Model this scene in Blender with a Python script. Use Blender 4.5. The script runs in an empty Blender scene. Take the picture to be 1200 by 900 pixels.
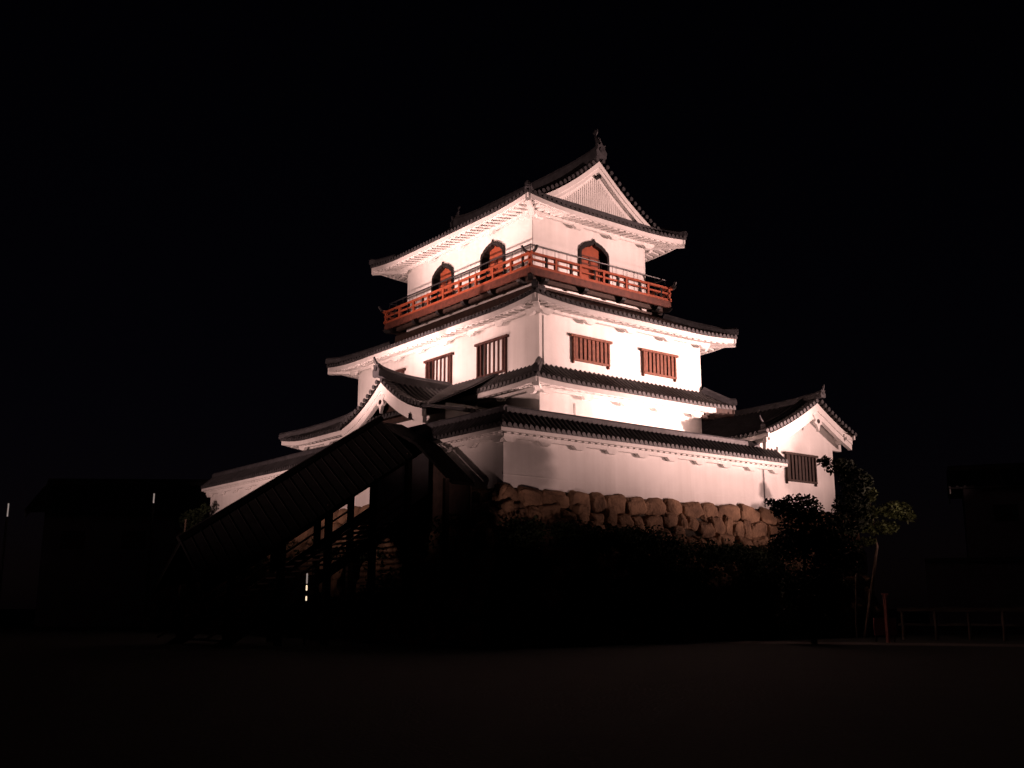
import bpy, bmesh, math, random
from mathutils import Vector, noise
random.seed(7)
R = math.radians
scn = bpy.context.scene
col = scn.collection
V = Vector

# ------------------------------------------------------------------ camera
PITCH, YAW = 12.01, 0.0
F = V((0.6157, 0.788, 0)).normalized()
cam = bpy.data.cameras.new('camera')
camo = bpy.data.objects.new('camera', cam); col.objects.link(camo)
camo.location = (0, 0, 1.6)
camo.rotation_euler = (R(90 + PITCH), 0, math.atan2(-F.x, F.y))
cam.sensor_width = 36; cam.lens = 36 * 1222 / 1200
cam.clip_end = 3000; cam.clip_start = .1
scn.camera = camo

# ------------------------------------------------------------------ night sky, moonlight
w = bpy.data.worlds.new('World'); scn.world = w; w.use_nodes = True
nt = w.node_tree; nt.nodes.clear()
wo = nt.nodes.new('ShaderNodeOutputWorld'); bg = nt.nodes.new('ShaderNodeBackground')
sk = nt.nodes.new('ShaderNodeTexSky'); sk.sky_type = 'NISHITA'; sk.sun_disc = False
sk.sun_elevation = R(25); sk.sun_rotation = R(200)
bg.inputs[1].default_value = 0.00026
tint = nt.nodes.new('ShaderNodeMix'); tint.data_type = 'RGBA'; tint.blend_type = 'MULTIPLY'; tint.inputs[0].default_value = 1
tint.inputs[7].default_value = (1.0, .55, .85, 1)
nt.links.new(sk.outputs[0], tint.inputs[6]); nt.links.new(tint.outputs[2], bg.inputs[0]); nt.links.new(bg.outputs[0], wo.inputs[0])
ml = bpy.data.lights.new('moon', 'SUN'); ml.energy = 0.0006; ml.angle = R(.5); ml.color = (.8, .85, 1)
mo = bpy.data.objects.new('moon', ml); col.objects.link(mo)
mo.rotation_euler = (R(60), 0, R(-20))
scn.view_settings.view_transform = 'Standard'; scn.view_settings.look = 'None'
scn.view_settings.exposure = 0; scn.view_settings.gamma = 1
scn.cycles.use_denoising = True
scn.cycles.max_bounces = 6

WARM = (1.0, .60, .53)
def spot(name, loc, target, power, size, blend=.5, color=WARM, radius=.5, sx=1):
    l = bpy.data.lights.new(name, 'SPOT'); l.energy = power; l.color = color
    l.spot_size = R(size); l.spot_blend = blend; l.shadow_soft_size = radius
    o = bpy.data.objects.new(name, l); col.objects.link(o); o.location = loc
    o.rotation_euler = (V(target) - V(loc)).to_track_quat('-Z', 'Y').to_euler()
    o.scale = (sx, 1, 1)
    return o
# floodlights that wash the keep (bare spots without fixtures; some are fills added to brighten one surface)
RP = (56, 5.9, 5.3)      # lamp bank on a pole far to the right
spot('floodlight_right', RP, (33.5, 32, 14.0), 33000, 40, 1, sx=1.3)
spot('floodlight_right', RP, (34.0, 32.4, 12.0), 140000, 15, 1, sx=1.2)
spot('floodlight_right', RP, (32, 34, 19.0), 62000, 17, 1)
spot('floodlight_right', RP, (37, 30, 8.4), 19000, 15, 1, sx=1.6)
spot('floodlight_right', RP, (29, 31, 10.0), 27000, 16, 1, sx=1.5)
spot('path_fill', (40, 17, 0.8), (33, 34, 16), 5500, 60, 1, sx=1.4)  # added low spot, brightens the post, fence and path edge
spot('corner_fill', (21.5, 22, 0.8), (25, 31.5, 8.6), 800, 32, 1, sx=2.0)  # added spot, lifts the dim wall corner by the stair
spot('floodlight_left', (-12, 34, 2.0), (27, 40, 14.5), 30000, 36, 1)
spot('floodlight_left', (10, 43.5, 1.2), (28.1, 37.8, 20.0), 54000, 27, 1, sx=1.3)
spot('floodlight_wall', (6, 42, 2.5), (23.2, 51.5, 8.0), 9500, 24, .95, sx=2.3)
spot('floodlight_wall', (6, 42, 2.5), (23.2, 46, 8.8), 1000, 36, 1, sx=1.8)
spot('court_fill', (28.6, 31.45, 6.4), (28.8, 31.85, 7.4), 500, 150, .3)  # added spots in the court, brighten the lower storey wall
spot('court_fill', (33.4, 31.45, 6.6), (33.0, 32.05, 7.6), 1500, 130, .5)
spot('annex_roof_fill', (24.0, 38.9, 12.15), (26.7, 39.4, 13.6), 570, 150, .6)  # added spots floating over the roof, brighten the middle storey
spot('annex_roof_fill', (24.4, 44.6, 11.35), (26.7, 44.6, 13.0), 260, 150, .6)
spot('annex_roof_fill', (24.6, 35.6, 11.3), (26.7, 35.0, 12.6), 150, 150, .6)
spot('eave_tip_fill', (69.2, 38.3, 7.6), (71.6, 39.6, 10.2), 35, 40, .8)  # added spot, brightens only the hall's eave tip

# ------------------------------------------------------------------ materials
def mat(name, base, rough=.7, var=.15, scale=3.0, bump=.0, bscale=20., spec=.4, base2=None, detail=5, metallic=0):
    m = bpy.data.materials.new(name); m.use_nodes = True
    t = m.node_tree; b = t.nodes['Principled BSDF']
    b.inputs['Roughness'].default_value = rough; b.inputs['Specular IOR Level'].default_value = spec
    b.inputs['Metallic'].default_value = metallic
    tc = t.nodes.new('ShaderNodeTexCoord'); n = t.nodes.new('ShaderNodeTexNoise')
    n.inputs['Scale'].default_value = scale; n.inputs['Detail'].default_value = detail
    t.links.new(tc.outputs['Object'], n.inputs['Vector'])
    r = t.nodes.new('ShaderNodeValToRGB')
    lo = base2 if base2 else tuple(c * (1 - var) for c in base)
    hi = base if base2 else tuple(min(1, c * (1 + var)) for c in base)
    r.color_ramp.elements[0].position = .32; r.color_ramp.elements[1].position = .68
    r.color_ramp.elements[0].color = (*lo, 1); r.color_ramp.elements[1].color = (*hi, 1)
    t.links.new(n.outputs['Fac'], r.inputs[0]); t.links.new(r.outputs[0], b.inputs['Base Color'])
    if bump:
        n2 = t.nodes.new('ShaderNodeTexNoise'); n2.inputs['Scale'].default_value = bscale; n2.inputs['Detail'].default_value = 6
        bp = t.nodes.new('ShaderNodeBump'); bp.inputs['Strength'].default_value = bump; bp.inputs['Distance'].default_value = .05
        t.links.new(tc.outputs['Object'], n2.inputs['Vector'])
        t.links.new(n2.outputs['Fac'], bp.inputs['Height']); t.links.new(bp.outputs[0], b.inputs['Normal'])
    return m
def glow(name, c, s):
    m = bpy.data.materials.new(name); m.use_nodes = True
    b = m.node_tree.nodes['Principled BSDF']; b.inputs['Base Color'].default_value = (*c, 1)
    b.inputs['Emission Color'].default_value = (*c, 1); b.inputs['Emission Strength'].default_value = s
    return m
M = dict(
    plaster=mat('white_plaster', (.78, .77, .75), .85, .05, .7, .12, 9),
    tile=mat('grey_roof_tile', (.045, .045, .048), .5, .35, 2.2, .25, 14),
    ridge=mat('ridge_tile', (.05, .05, .055), .6, .3, 3, .3, 12),
    verm=mat('vermilion_wood', (.30, .07, .032), .55, .2, 5, .1, 30),
    brownred=mat('red_brown_wood', (.10, .032, .021), .65, .3, 6, .15, 30),
    wood=mat('dark_stained_wood', (.035, .02, .015), .75, .35, 5, .2, 25),
    lattice=mat('cedar_lattice', (.16, .058, .034), .7, .35, 8, .15, 40),
    darklattice=mat('dark_cedar', (.06, .02, .015), .7, .35, 8, .15, 40),
    black=mat('black_lacquer', (.006, .005, .005), .45, .2, 5),
    bark=mat('dark_sheet_roof', (.008, .0075, .0075), .9, .3, 3, .2, 18, .05),
    stone=mat('castle_stone', (.34, .215, .135), .95, .3, 1.4, 1.0, 10, .15, base2=(.15, .095, .065)),
    earth=mat('packed_earth', (.05, .04, .03), .95, .3, 2, .4, 9),
    ground=mat('night_lawn', (.006, .0075, .0045), .95, .4, 1.2, .8, 16),
    path=mat('gravel_path', (.09, .078, .07), .95, .2, 9, .6, 60),
    leaf=mat('tree_leaves', (.026, .034, .010), .75, .5, 1.5, spec=.1),
    leafdark=mat('dark_leaves', (.018, .026, .012), .7, .4, 1.5, spec=.1),
    trunk=mat('tree_bark', (.12, .085, .06), .9, .3, 6, .6, 20),
    metal=mat('dark_metal', (.02, .02, .022), .45, .2, 5),
    pale=mat('pale_pole_wood', (.14, .11, .09), .8, .2, 6, .2, 30),
    post=mat('faded_red_paint', (.50, .20, .18), .7, .25, 9, .1, 30),
    sign=mat('brown_red_paint', (.36, .15, .15), .6, .2, 4),
    panel=mat('weathered_panel', (.25, .24, .26), .8, .15, 2, .1, 12),
    wall_far=mat('aged_plaster', (.17, .15, .17), .9, .15, 1, .1, 8),
    lamp=glow('strip_glow', (1, .75, .5), 1.2),  # emission for the made-up light strips
    dimstrip=glow('dim_strip_glow', (1, .8, .72), .25),
)

def weather(m, amount=.22):
    t = m.node_tree; b = t.nodes['Principled BSDF']; src = b.inputs['Base Color'].links[0].from_socket
    tc = t.nodes.new('ShaderNodeTexCoord'); mp = t.nodes.new('ShaderNodeMapping'); mp.inputs['Scale'].default_value = (3.2, 3.2, .22)
    n = t.nodes.new('ShaderNodeTexNoise'); n.inputs['Scale'].default_value = 1.0; n.inputs['Detail'].default_value = 7
    n2 = t.nodes.new('ShaderNodeTexNoise'); n2.inputs['Scale'].default_value = .45; n2.inputs['Detail'].default_value = 4
    t.links.new(tc.outputs['Object'], mp.inputs[0]); t.links.new(mp.outputs[0], n.inputs['Vector']); t.links.new(tc.outputs['Object'], n2.inputs['Vector'])
    mu = t.nodes.new('ShaderNodeMath'); mu.operation = 'MULTIPLY'; t.links.new(n.outputs['Fac'], mu.inputs[0]); t.links.new(n2.outputs['Fac'], mu.inputs[1])
    r = t.nodes.new('ShaderNodeMapRange'); r.inputs['From Min'].default_value = .18; r.inputs['From Max'].default_value = .42
    r.inputs['To Min'].default_value = 0; r.inputs['To Max'].default_value = amount; t.links.new(mu.outputs[0], r.inputs[0])
    mx = t.nodes.new('ShaderNodeMix'); mx.data_type = 'RGBA'; mx.inputs[7].default_value = (.30, .27, .24, 1)
    t.links.new(r.outputs[0], mx.inputs[0]); t.links.new(src, mx.inputs[6]); t.links.new(mx.outputs[2], b.inputs['Base Color'])
weather(M['plaster'])

# ------------------------------------------------------------------ mesh helpers
class MB:
    def __init__(s): s.v = []; s.f = []
    def face(s, pts):
        i = len(s.v); s.v += [tuple(p) for p in pts]; s.f.append(tuple(range(i, i + len(pts))))
    def box(s, a, b):
        x0, y0, z0 = [min(a[i], b[i]) for i in range(3)]; x1, y1, z1 = [max(a[i], b[i]) for i in range(3)]
        i = len(s.v)
        s.v += [(x0, y0, z0), (x1, y0, z0), (x1, y1, z0), (x0, y1, z0), (x0, y0, z1), (x1, y0, z1), (x1, y1, z1), (x0, y1, z1)]
        s.f += [tuple(i + k for k in q) for q in ((0, 3, 2, 1), (4, 5, 6, 7), (0, 1, 5, 4), (1, 2, 6, 5), (2, 3, 7, 6), (3, 0, 4, 7))]
        return s
    def sweep(s, pts, prof, up=V((0, 0, 1)), closed_ends=True):
        """prof: list of (side, up) around a closed loop, swept along pts"""
        pts = [V(p) for p in pts]; n = len(prof); i0 = len(s.v)
        for k, p in enumerate(pts):
            d = (pts[min(k + 1, len(pts) - 1)] - pts[max(k - 1, 0)]).normalized()
            sd = d.cross(up)
            if sd.length < 1e-4: sd = d.cross(V((0, 1, 0)))
            sd.normalize(); u = sd.cross(d)
            for a, b in prof: s.v.append(tuple(p + sd * a + u * b))
        for k in range(len(pts) - 1):
            for j in range(n):
                a = i0 + k * n + j; b = i0 + k * n + (j + 1) % n
                s.f.append((a, b, b + n, a + n))
        if closed_ends:
            s.f.append(tuple(i0 + j for j in range(n))[::-1]); e = i0 + (len(pts) - 1) * n
            s.f.append(tuple(e + j for j in range(n)))
        return s
    def beam(s, a, b, w_, h_, up=V((0, 0, 1))):
        return s.sweep([a, b], [(-w_ / 2, -h_ / 2), (w_ / 2, -h_ / 2), (w_ / 2, h_ / 2), (-w_ / 2, h_ / 2)], up)
    def tube(s, pts, r, n=8, r1=None):
        pts = [V(p) for p in pts]
        if r1 is None:
            return s.sweep(pts, [(r * math.cos(2 * math.pi * k / n), r * math.sin(2 * math.pi * k / n)) for k in range(n)])
        for k in range(len(pts) - 1):
            pass
        i0 = len(s.v)
        for k, p in enumerate(pts):
            rr = r + (r1 - r) * k / (len(pts) - 1)
            d = (pts[min(k + 1, len(pts) - 1)] - pts[max(k - 1, 0)]).normalized()
            sd = d.cross(V((0, 0, 1)))
            if sd.length < 1e-3: sd = V((1, 0, 0))
            sd.normalize(); u = sd.cross(d)
            for j in range(n):
                a = 2 * math.pi * j / n; s.v.append(tuple(p + sd * rr * math.cos(a) + u * rr * math.sin(a)))
        for k in range(len(pts) - 1):
            for j in range(n):
                a = i0 + k * n + j; b = i0 + k * n + (j + 1) % n
                s.f.append((a, b, b + n, a + n))
        return s
    def disc(s, c, nrm, r, n=10, thick=.0):
        c = V(c); nrm = V(nrm).normalized(); a = nrm.orthogonal().normalized(); b = nrm.cross(a)
        s.face([c + a * r * math.cos(2 * math.pi * k / n) + b * r * math.sin(2 * math.pi * k / n) for k in range(n)])
        if thick:
            i = len(s.v)
            for k in range(n):
                q = c + a * r * math.cos(2 * math.pi * k / n) + b * r * math.sin(2 * math.pi * k / n)
                s.v += [tuple(q), tuple(q - nrm * thick)]
            for k in range(n):
                k2 = (k + 1) % n; s.f.append((i + 2 * k, i + 2 * k + 1, i + 2 * k2 + 1, i + 2 * k2))
    def extrude(s, poly, dv):
        """poly: 3D points, extruded by dv"""
        poly = [V(p) for p in poly]; dv = V(dv); n = len(poly); i = len(s.v)
        s.v += [tuple(p) for p in poly] + [tuple(p + dv) for p in poly]
        s.f.append(tuple(range(i, i + n))); s.f.append(tuple(range(i + n, i + 2 * n))[::-1])
        for k in range(n):
            k2 = (k + 1) % n; s.f.append((i + k, i + n + k, i + n + k2, i + k2))
        return s
    def build(s, name, m, parent=None, smooth=False, bevel=0):
        me = bpy.data.meshes.new(name); me.from_pydata(s.v, [], s.f); me.validate()
        bm = bmesh.new(); bm.from_mesh(me); bmesh.ops.recalc_face_normals(bm, faces=bm.faces); bm.to_mesh(me); bm.free()
        me.materials.append(m)
        if smooth:
            for p in me.polygons: p.use_smooth = True
        o = bpy.data.objects.new(name, me); col.objects.link(o)
        if parent:
            o.parent = parent
            q = parent; off = V((0, 0, 0))
            while q: off += q.location; q = q.parent
            o.location = -off
        if bevel:
            bv = o.modifiers.new('bevel', 'BEVEL'); bv.width = bevel; bv.segments = 2; bv.limit_method = 'ANGLE'
        return o
def tag(o, label=None, cat=None, group=None, kind=None):
    if label: o['label'] = label
    if cat: o['category'] = cat
    if group: o['group'] = group
    if kind: o['kind'] = kind
    return o
def empty(name, loc, label, cat, group=None):
    o = bpy.data.objects.new(name, None); col.objects.link(o); o.location = loc
    o.empty_display_size = .5
    return tag(o, label, cat, group)

# ------------------------------------------------------------------ Japanese roof pieces
RIB = [(0, -.012), (.12, -.004), (.24, .0), (.28, .04), (.37, .08), (.5, .1), (.63, .08), (.72, .04), (.76, .0), (.88, -.004)]
def make_h(s0, k): return lambda d: s0 * d + k * d * d
def lift_fn(L, a, wid, ends=(1, 1)):
    def f(u):
        z = 0
        if ends[0] and u < wid: z += a * (1 - max(u, 0) / wid) ** 2
        if ends[1] and L - u < wid: z += a * (1 - max(L - u, 0) / wid) ** 2
        return z
    return f
def tile_side(mb, O, eu, ed, L, dfun, h, lift, z0, u0=0, u1=None, pitch=.27, nv=8, discs=True, lf=3.5):
    O = V(O); eu = V(eu); ed = V(ed); u1 = L if u1 is None else u1
    n = max(1, round((u1 - u0) / pitch)); p = (u1 - u0) / n
    us = [(u0 + (j + t) * p, zo) for j in range(n) for t, zo in RIB] + [(u1, RIB[0][1])]
    i0 = len(mb.v)
    for u, zo in us:
        D = max(dfun(u), .02)
        q = O + eu * u; ze = z0 + h(0) + lift(u)
        mb.v.append((q.x, q.y, ze - .09))
        for i in range(nv + 1):
            d = D * i / nv; q = O + eu * u + ed * d
            mb.v.append((q.x, q.y, z0 + h(d) + lift(u) * max(0, 1 - d / lf) + zo))
    st = nv + 2
    for c in range(len(us) - 1):
        for i in range(st - 1):
            a = i0 + c * st + i; mb.f.append((a, a + st, a + st + 1, a + 1))
    if discs:
        for j in range(n):
            u = u0 + (j + .5) * p; q = O + eu * u - ed * .02
            mb.disc((q.x, q.y, z0 + lift(u) + .01), -ed, .095, 10, .06)
def eave_trim(O, eu, ed, L, o, lift, z0, parent, rise=.22, mit=(1, 1), beam_at=.55, pitch=.40, fh=.20, brackets=2.1, bz=None, dep=.13, u0=0, u1=None, name='eave', m_='plaster'):
    """white plastered fascia, soffit, rafters and purlin with brackets under an eave of overhang o"""
    O = V(O); eu = V(eu); ed = V(ed); u1 = L if u1 is None else u1
    mb = MB(); n = 26
    P = lambda u, d, z: (O + eu * u + ed * d + V((0, 0, z + z0 + lift(u) * max(0, 1 - d / 3.5))))
    top = -.085
    # fascia
    i0 = len(mb.v)
    for k in range(n + 1):
        t = k / n; 
        for d, z in ((.05, top), (.05, top - fh), (.15, top - fh - .01), (.15, top)):
            a = u0 + (d if mit[0] else 0); b = u1 - (d if mit[1] else 0)
            mb.v.append(tuple(P(a + (b - a) * t, d, z)))
    for k in range(n):
        for j in range(4):
            a = i0 + 4 * k + j; b = i0 + 4 * k + (j + 1) % 4; mb.f.append((a, b, b + 4, a + 4))
    mb.f.append((i0, i0 + 1, i0 + 2, i0 + 3)); e = i0 + 4 * n; mb.f.append((e, e + 1, e + 2, e + 3))
    # soffit, with a dark strip behind the fascia painting the shade between rafters
    nk = MB()
    for q, d0, d1 in ((nk, .14, min(.95, o * .8)), (mb, min(.95, o * .8), o + .02)):
        i0 = len(q.v)
        for k in range(n + 1):
            t = k / n
            for d in (d0, d1):
                a = u0 + (d if mit[0] else 0); b = u1 - (d if mit[1] else 0)
                q.v.append(tuple(P(a + (b - a) * t, d, top - .06 + rise * d / o)))
        for k in range(n):
            a = i0 + 2 * k; q.f.append((a, a + 2, a + 3, a + 1))
    e_ = mb.build(name, M[m_], parent)
    nk.build('eave_boards', M['wood'], e_)
    rf = MB(); m = int((u1 - u0) / pitch)
    for k in range(m):
        u = u0 + (k + .5) * (u1 - u0) / m
        dm = o
        if mit[0]: dm = min(dm, u - .12)
        if mit[1]: dm = min(dm, L - u - .12)
        if dm < .3: continue
        a = P(u, .19, top - .07 - dep / 2 - .02); b = P(u, dm, top - .07 - dep / 2 + rise * (dm - .19) / o - .02)
        rf.beam(a, b, pitch * .62, dep)
    rf.build('rafters', M[m_], e_)
    if beam_at:
        bm_ = MB(); d = beam_at if o < .6 else o * .76
        a = u0 + (d if mit[0] else .05); b = u1 - (d if mit[1] else .05)
        zb = top - .07 - dep - .10 + rise * d / o
        bm_.sweep([P(a + (b - a) * k / 20, d, zb) for k in range(21)], [(-.07, -.08), (.07, -.08), (.07, .08), (-.07, .08)])
        if brackets:
            nb = max(1, int((u1 - u0 - 2 * o) / brackets))
            for k in range(nb + 1):
                u = u0 + (o if mit[0] else .3) + .15 + k * (u1 - u0 - (o if mit[0] else .3) - (o if mit[1] else .3) - .3) / nb
                bu = [(-.34, .0), (-.16, -.15), (.16, -.15), (.34, .0)]
                bm_.extrude([P(u + a_, d - .08, zb - .075 + b_) for a_, b_ in bu], ed * .16)
        bm_.build('purlin', M[m_], e_)
    return e_
RIDGE = [(-.17, -.15), (-.17, .22), (-.12, .26), (-.08, .36), (0, .4), (.08, .36), (.12, .26), (.17, .22), (.17, -.15)]
def scaled(prof, sx, sy): return [(a * sx, b * sy) for a, b in prof]
def onigawara(mb, p, d, s=1.0):
    """ridge-end tile: a shield plate with a raised boss and small horns, facing along d"""
    p = V(p); d = V(d).normalized(); sd = d.cross(V((0, 0, 1))).normalized(); z = V((0, 0, 1))
    out = [(-.3, -.25), (-.34, .05), (-.22, .2), (-.26, .42), (-.1, .36), (0, .55), (.1, .36), (.26, .42), (.22, .2), (.34, .05), (.3, -.25)]
    mb.extrude([p + sd * a * s + z * b * s for a, b in out], d * .14 * s)
    mb.disc(p + d * .2 * s + z * .12 * s, d, .13 * s, 10, .1 * s)
def ridge_line(parent, pts, sx=1, sy=1, ends=(1, 1), name='ridge_cap', s=1.0):
    mb = MB(); pts = [V(p) for p in pts]
    mb.sweep(pts, scaled(RIDGE, sx, sy))
    if ends[0]: onigawara(mb, pts[0], pts[0] - pts[1], s)
    if ends[1]: onigawara(mb, pts[-1], pts[-1] - pts[-2], s)
    return mb.build(name, M['ridge'], parent)
def skirt_roof(parent, x0, x1, y0, y1, dx, dy, h, z0, o, lift_a=.2, lift_w=3.2, sides='SWNE', hip=True, short=None, **kw):
    """pent roof ring round a storey. x0..y1 = eave rectangle, dx/dy = how far each side climbs inwards"""
    mb = MB(); S = {}
    LX, LY = x1 - x0, y1 - y0
    S['S'] = ((x0, y0, 0), (1, 0, 0), (0, 1, 0), LX, dy); S['N'] = ((x1, y1, 0), (-1, 0, 0), (0, -1, 0), LX, dy)
    S['W'] = ((x0, y1, 0), (0, -1, 0), (1, 0, 0), LY, dx); S['E'] = ((x1, y0, 0), (0, 1, 0), (-1, 0, 0), LY, dx)
    for k in sides:
        O, eu, ed, L, D = S[k]; lf = lift_fn(L, lift_a, lift_w)
        tile_side(mb, O, eu, ed, L, lambda u, L=L, D=D: min(D, u, L - u), h, lf, z0)
    root = mb.build('tiled_roof', M['tile'], parent)
    for k in sides:
        O, eu, ed, L, D = S[k]; lf = lift_fn(L, lift_a, lift_w)
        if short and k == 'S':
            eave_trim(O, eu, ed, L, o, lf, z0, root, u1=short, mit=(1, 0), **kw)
            eave_trim(O, eu, ed, L, o, lf, z0, root, u0=short + .01, mit=(0, 1), m_='wood', **kw)  # dark wood paints the shade over the end of the white eave
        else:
            eave_trim(O, eu, ed, L, o, lf, z0, root, m_='wood' if short and k == 'E' else 'plaster', **kw)  # wood on the east side continues that painted shade
    if hip:
        for cx, cy, sx, sy in ((x0, y0, 1, 1), (x1, y0, -1, 1), (x0, y1, 1, -1), (x1, y1, -1, -1)):
            D = min(dx, dy); hm = MB()
            pts = [V((cx + sx * t * D, cy + sy * t * D, z0 + h(t * D) + lift_a * max(0, 1 - t * D / lift_w) ** 2 * 1.0 + .08 + .12 * max(0, 1 - t * 5))) for t in [i / 10 for i in range(11)]]
            hm.sweep(pts, scaled(RIDGE, .8, .62)); onigawara(hm, pts[0] + V((0, 0, .02)), pts[0] - pts[1], .34)
            hm.build('hip_ridge', M['ridge'], root)
        for cx, cy, sx, sy in ((x0, y0, 1, 1), (x1, y0, -1, 1), (x0, y1, 1, -1), (x1, y1, -1, -1)):
            a = V((cx + sx * .08, cy + sy * .08, z0 + lift_a - .30)); b = V((cx + sx * o, cy + sy * o, z0 - .12))
            cb = MB(); cb.beam(a, b, .24, .34); cb.build('hip_rafter', M['wood' if short and sx < 0 else 'plaster'], root)  # east hip rafters coloured dark to match the painted eave shade
    return root

def kato_outline(wd, ht, n=10):
    """bell-shaped (katomado) opening outline, centred, from the sill up"""
    pts = [(-.50, 0), (-.49, .45), (-.48, .74), (-.455, .80), (-.41, .825), (-.385, .835), (-.34, .88), (-.305, .888), (-.24, .925), (-.20, .932), (-.12, .96), (-.06, .965), (-.03, .985), (0, 1.03)]
    pts = pts + [(-a, b) for a, b in pts[-2::-1]]
    return [(a * wd, b * ht) for a, b in pts]

class Face:
    """local frame on a wall: along s, up z, outward n"""
    def __init__(s, axis, val):
        s.axis = axis; s.val = val
    def P(s, a, z, out=0):
        return V((s.val - out, a, z)) if s.axis == 'W' else V((a, s.val - out, z))
    def box(s, mb, a0, a1, z0, z1, o0, o1):
        mb.box(s.P(a0, z0, o0), s.P(a1, z1, o1))

def lattice_window(parent, fc, a0, a1, z0, z1, style):
    fr = MB(); t = .09
    fc.box(fr, a0, a0 + t, z0 + t, z1 - t, .0, .13); fc.box(fr, a1 - t, a1, z0 + t, z1 - t, .0, .13)
    fc.box(fr, a0 - .14, a1 + .14, z1 - t, z1 + .02, .0, .16); fc.box(fr, a0, a1, z0, z0 + t, .0, .14)
    # jamb feet that run past the sill, as on the real frames
    fc.box(fr, a0, a0 + .06, z0 - .12, z0, .0, .10); fc.box(fr, a1 - .06, a1, z0 - .12, z0, .0, .10)
    wm_ = M['darklattice' if style == 'open' else 'lattice']
    root = fr.build('lattice_window', wm_, parent, bevel=.008)
    bars = MB(); n = 6 if style == 'open' else 8; wd = (a1 - a0 - 2 * t)
    for k in range(n):
        c = a0 + t + wd * (k + .5) / n
        if style == 'open': fc.box(bars, c - .045, c + .045, z0 + t, z1 - t, .03, .085)
        else: fc.box(bars, c - .075, c + .075, z0 + t, z1 - t, .04, .09)
    bars.build('bars', wm_, root, bevel=.006)
    bk = MB(); fc.box(bk, a0 + .04, a1 - .04, z0 + .04, z1 - .04, .003, .012)
    bk.build('dark_opening', M['black'], root)
    sh = MB()
    if style == 'open':
        fc.box(sh, a0 + t, a0 + t + wd * .70, z0 + t + .01, z1 - t - .01, .014, .022)
        sh.build('plaster_shutter', M['plaster'], root)
    else:
        fc.box(sh, a0 + t + wd * .38, a0 + t + wd * .66, z0 + t + .01, z1 - t - .01, .014, .045)
        sh.build('board_shutter', M['lattice'], root)
    return root

def arched_window(parent, fc, c, wd, z0, ht):
    out = kato_outline(wd, ht); inn = kato_outline(wd * .86, ht * .915)
    fr = MB(); n = len(out)
    dep = .08
    for o0, o1 in ((0, dep),):
        i = len(fr.v)
        for k in range(n):
            fr.v += [tuple(fc.P(c + out[k][0], z0 + out[k][1], o1)), tuple(fc.P(c + inn[k][0], z0 + inn[k][1], o1)),
                     tuple(fc.P(c + out[k][0], z0 + out[k][1], -.02)), tuple(fc.P(c + inn[k][0], z0 + inn[k][1], -.3))]
        for k in range(n - 1):
            a = i + 4 * k; b = a + 4
            fr.f += [(a, b, b + 1, a + 1), (a, a + 2, b + 2, b), (a + 1, b + 1, b + 3, a + 3)]
    root = fr.build('arched_window', M['black'], parent)
    bk = MB(); bk.face([fc.P(c + a, z0 + b, -.296) for a, b in inn]); bk.build('dark_opening', M['black'], root)
    dr = MB()
    w2 = wd * .43
    dl = MB()
    # sliding red panel covering the near two thirds of the opening, with rails
    far = w2 * .52
    zf = max([b for a, b in inn if a >= far * .9])
    poly2 = [p for p in inn if p[0] <= far - .02] + [(far, zf), (far, 0)]
    dl.extrude([fc.P(c + a * .99, z0 + b * .985, -.12) for a, b in poly2], fc.P(0, 0, -.16) - fc.P(0, 0, -.12))
    d = dl.build('door_panel', M['verm'], root)
    rl = MB()
    for q in (.12, .3, .48, .64):
        fc.box(rl, c - w2 * .93, c + far - .03, z0 + ht * q, z0 + ht * q + .06, -.12, -.095)
    for q in (-.9, -.2, .52):
        fc.box(rl, c + w2 * q - .03, c + w2 * q + .03, z0 + .02, z0 + ht * .64, -.12, -.09)
    rl.build('door_rails', M['brownred'], d)
    return root

def wall_with_arch(mb, fc, a0, a1, z0, z1, holes):
    """flat wall strip along a with bell-shaped holes (c, wd, zsill, ht)"""
    bm = bmesh.new()
    def loop(pts):
        vs = [bm.verts.new(p) for p in pts]
        return [bm.edges.new((vs[i], vs[(i + 1) % len(vs)])) for i in range(len(vs))]
    es = loop([fc.P(a0, z0), fc.P(a1, z0), fc.P(a1, z1), fc.P(a0, z1)])
    for c, wd, zs, ht in holes:
        es += loop([fc.P(c + a * .97, zs + b * .985) for a, b in kato_outline(wd, ht)])
    bmesh.ops.triangle_fill(bm, use_beauty=True, use_dissolve=False, edges=es)
    i = len(mb.v); bm.verts.index_update()
    mb.v += [tuple(v.co) for v in bm.verts]
    for f in bm.faces: mb.f.append(tuple(i + v.index for v in f.verts))
    bm.free()

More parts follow.
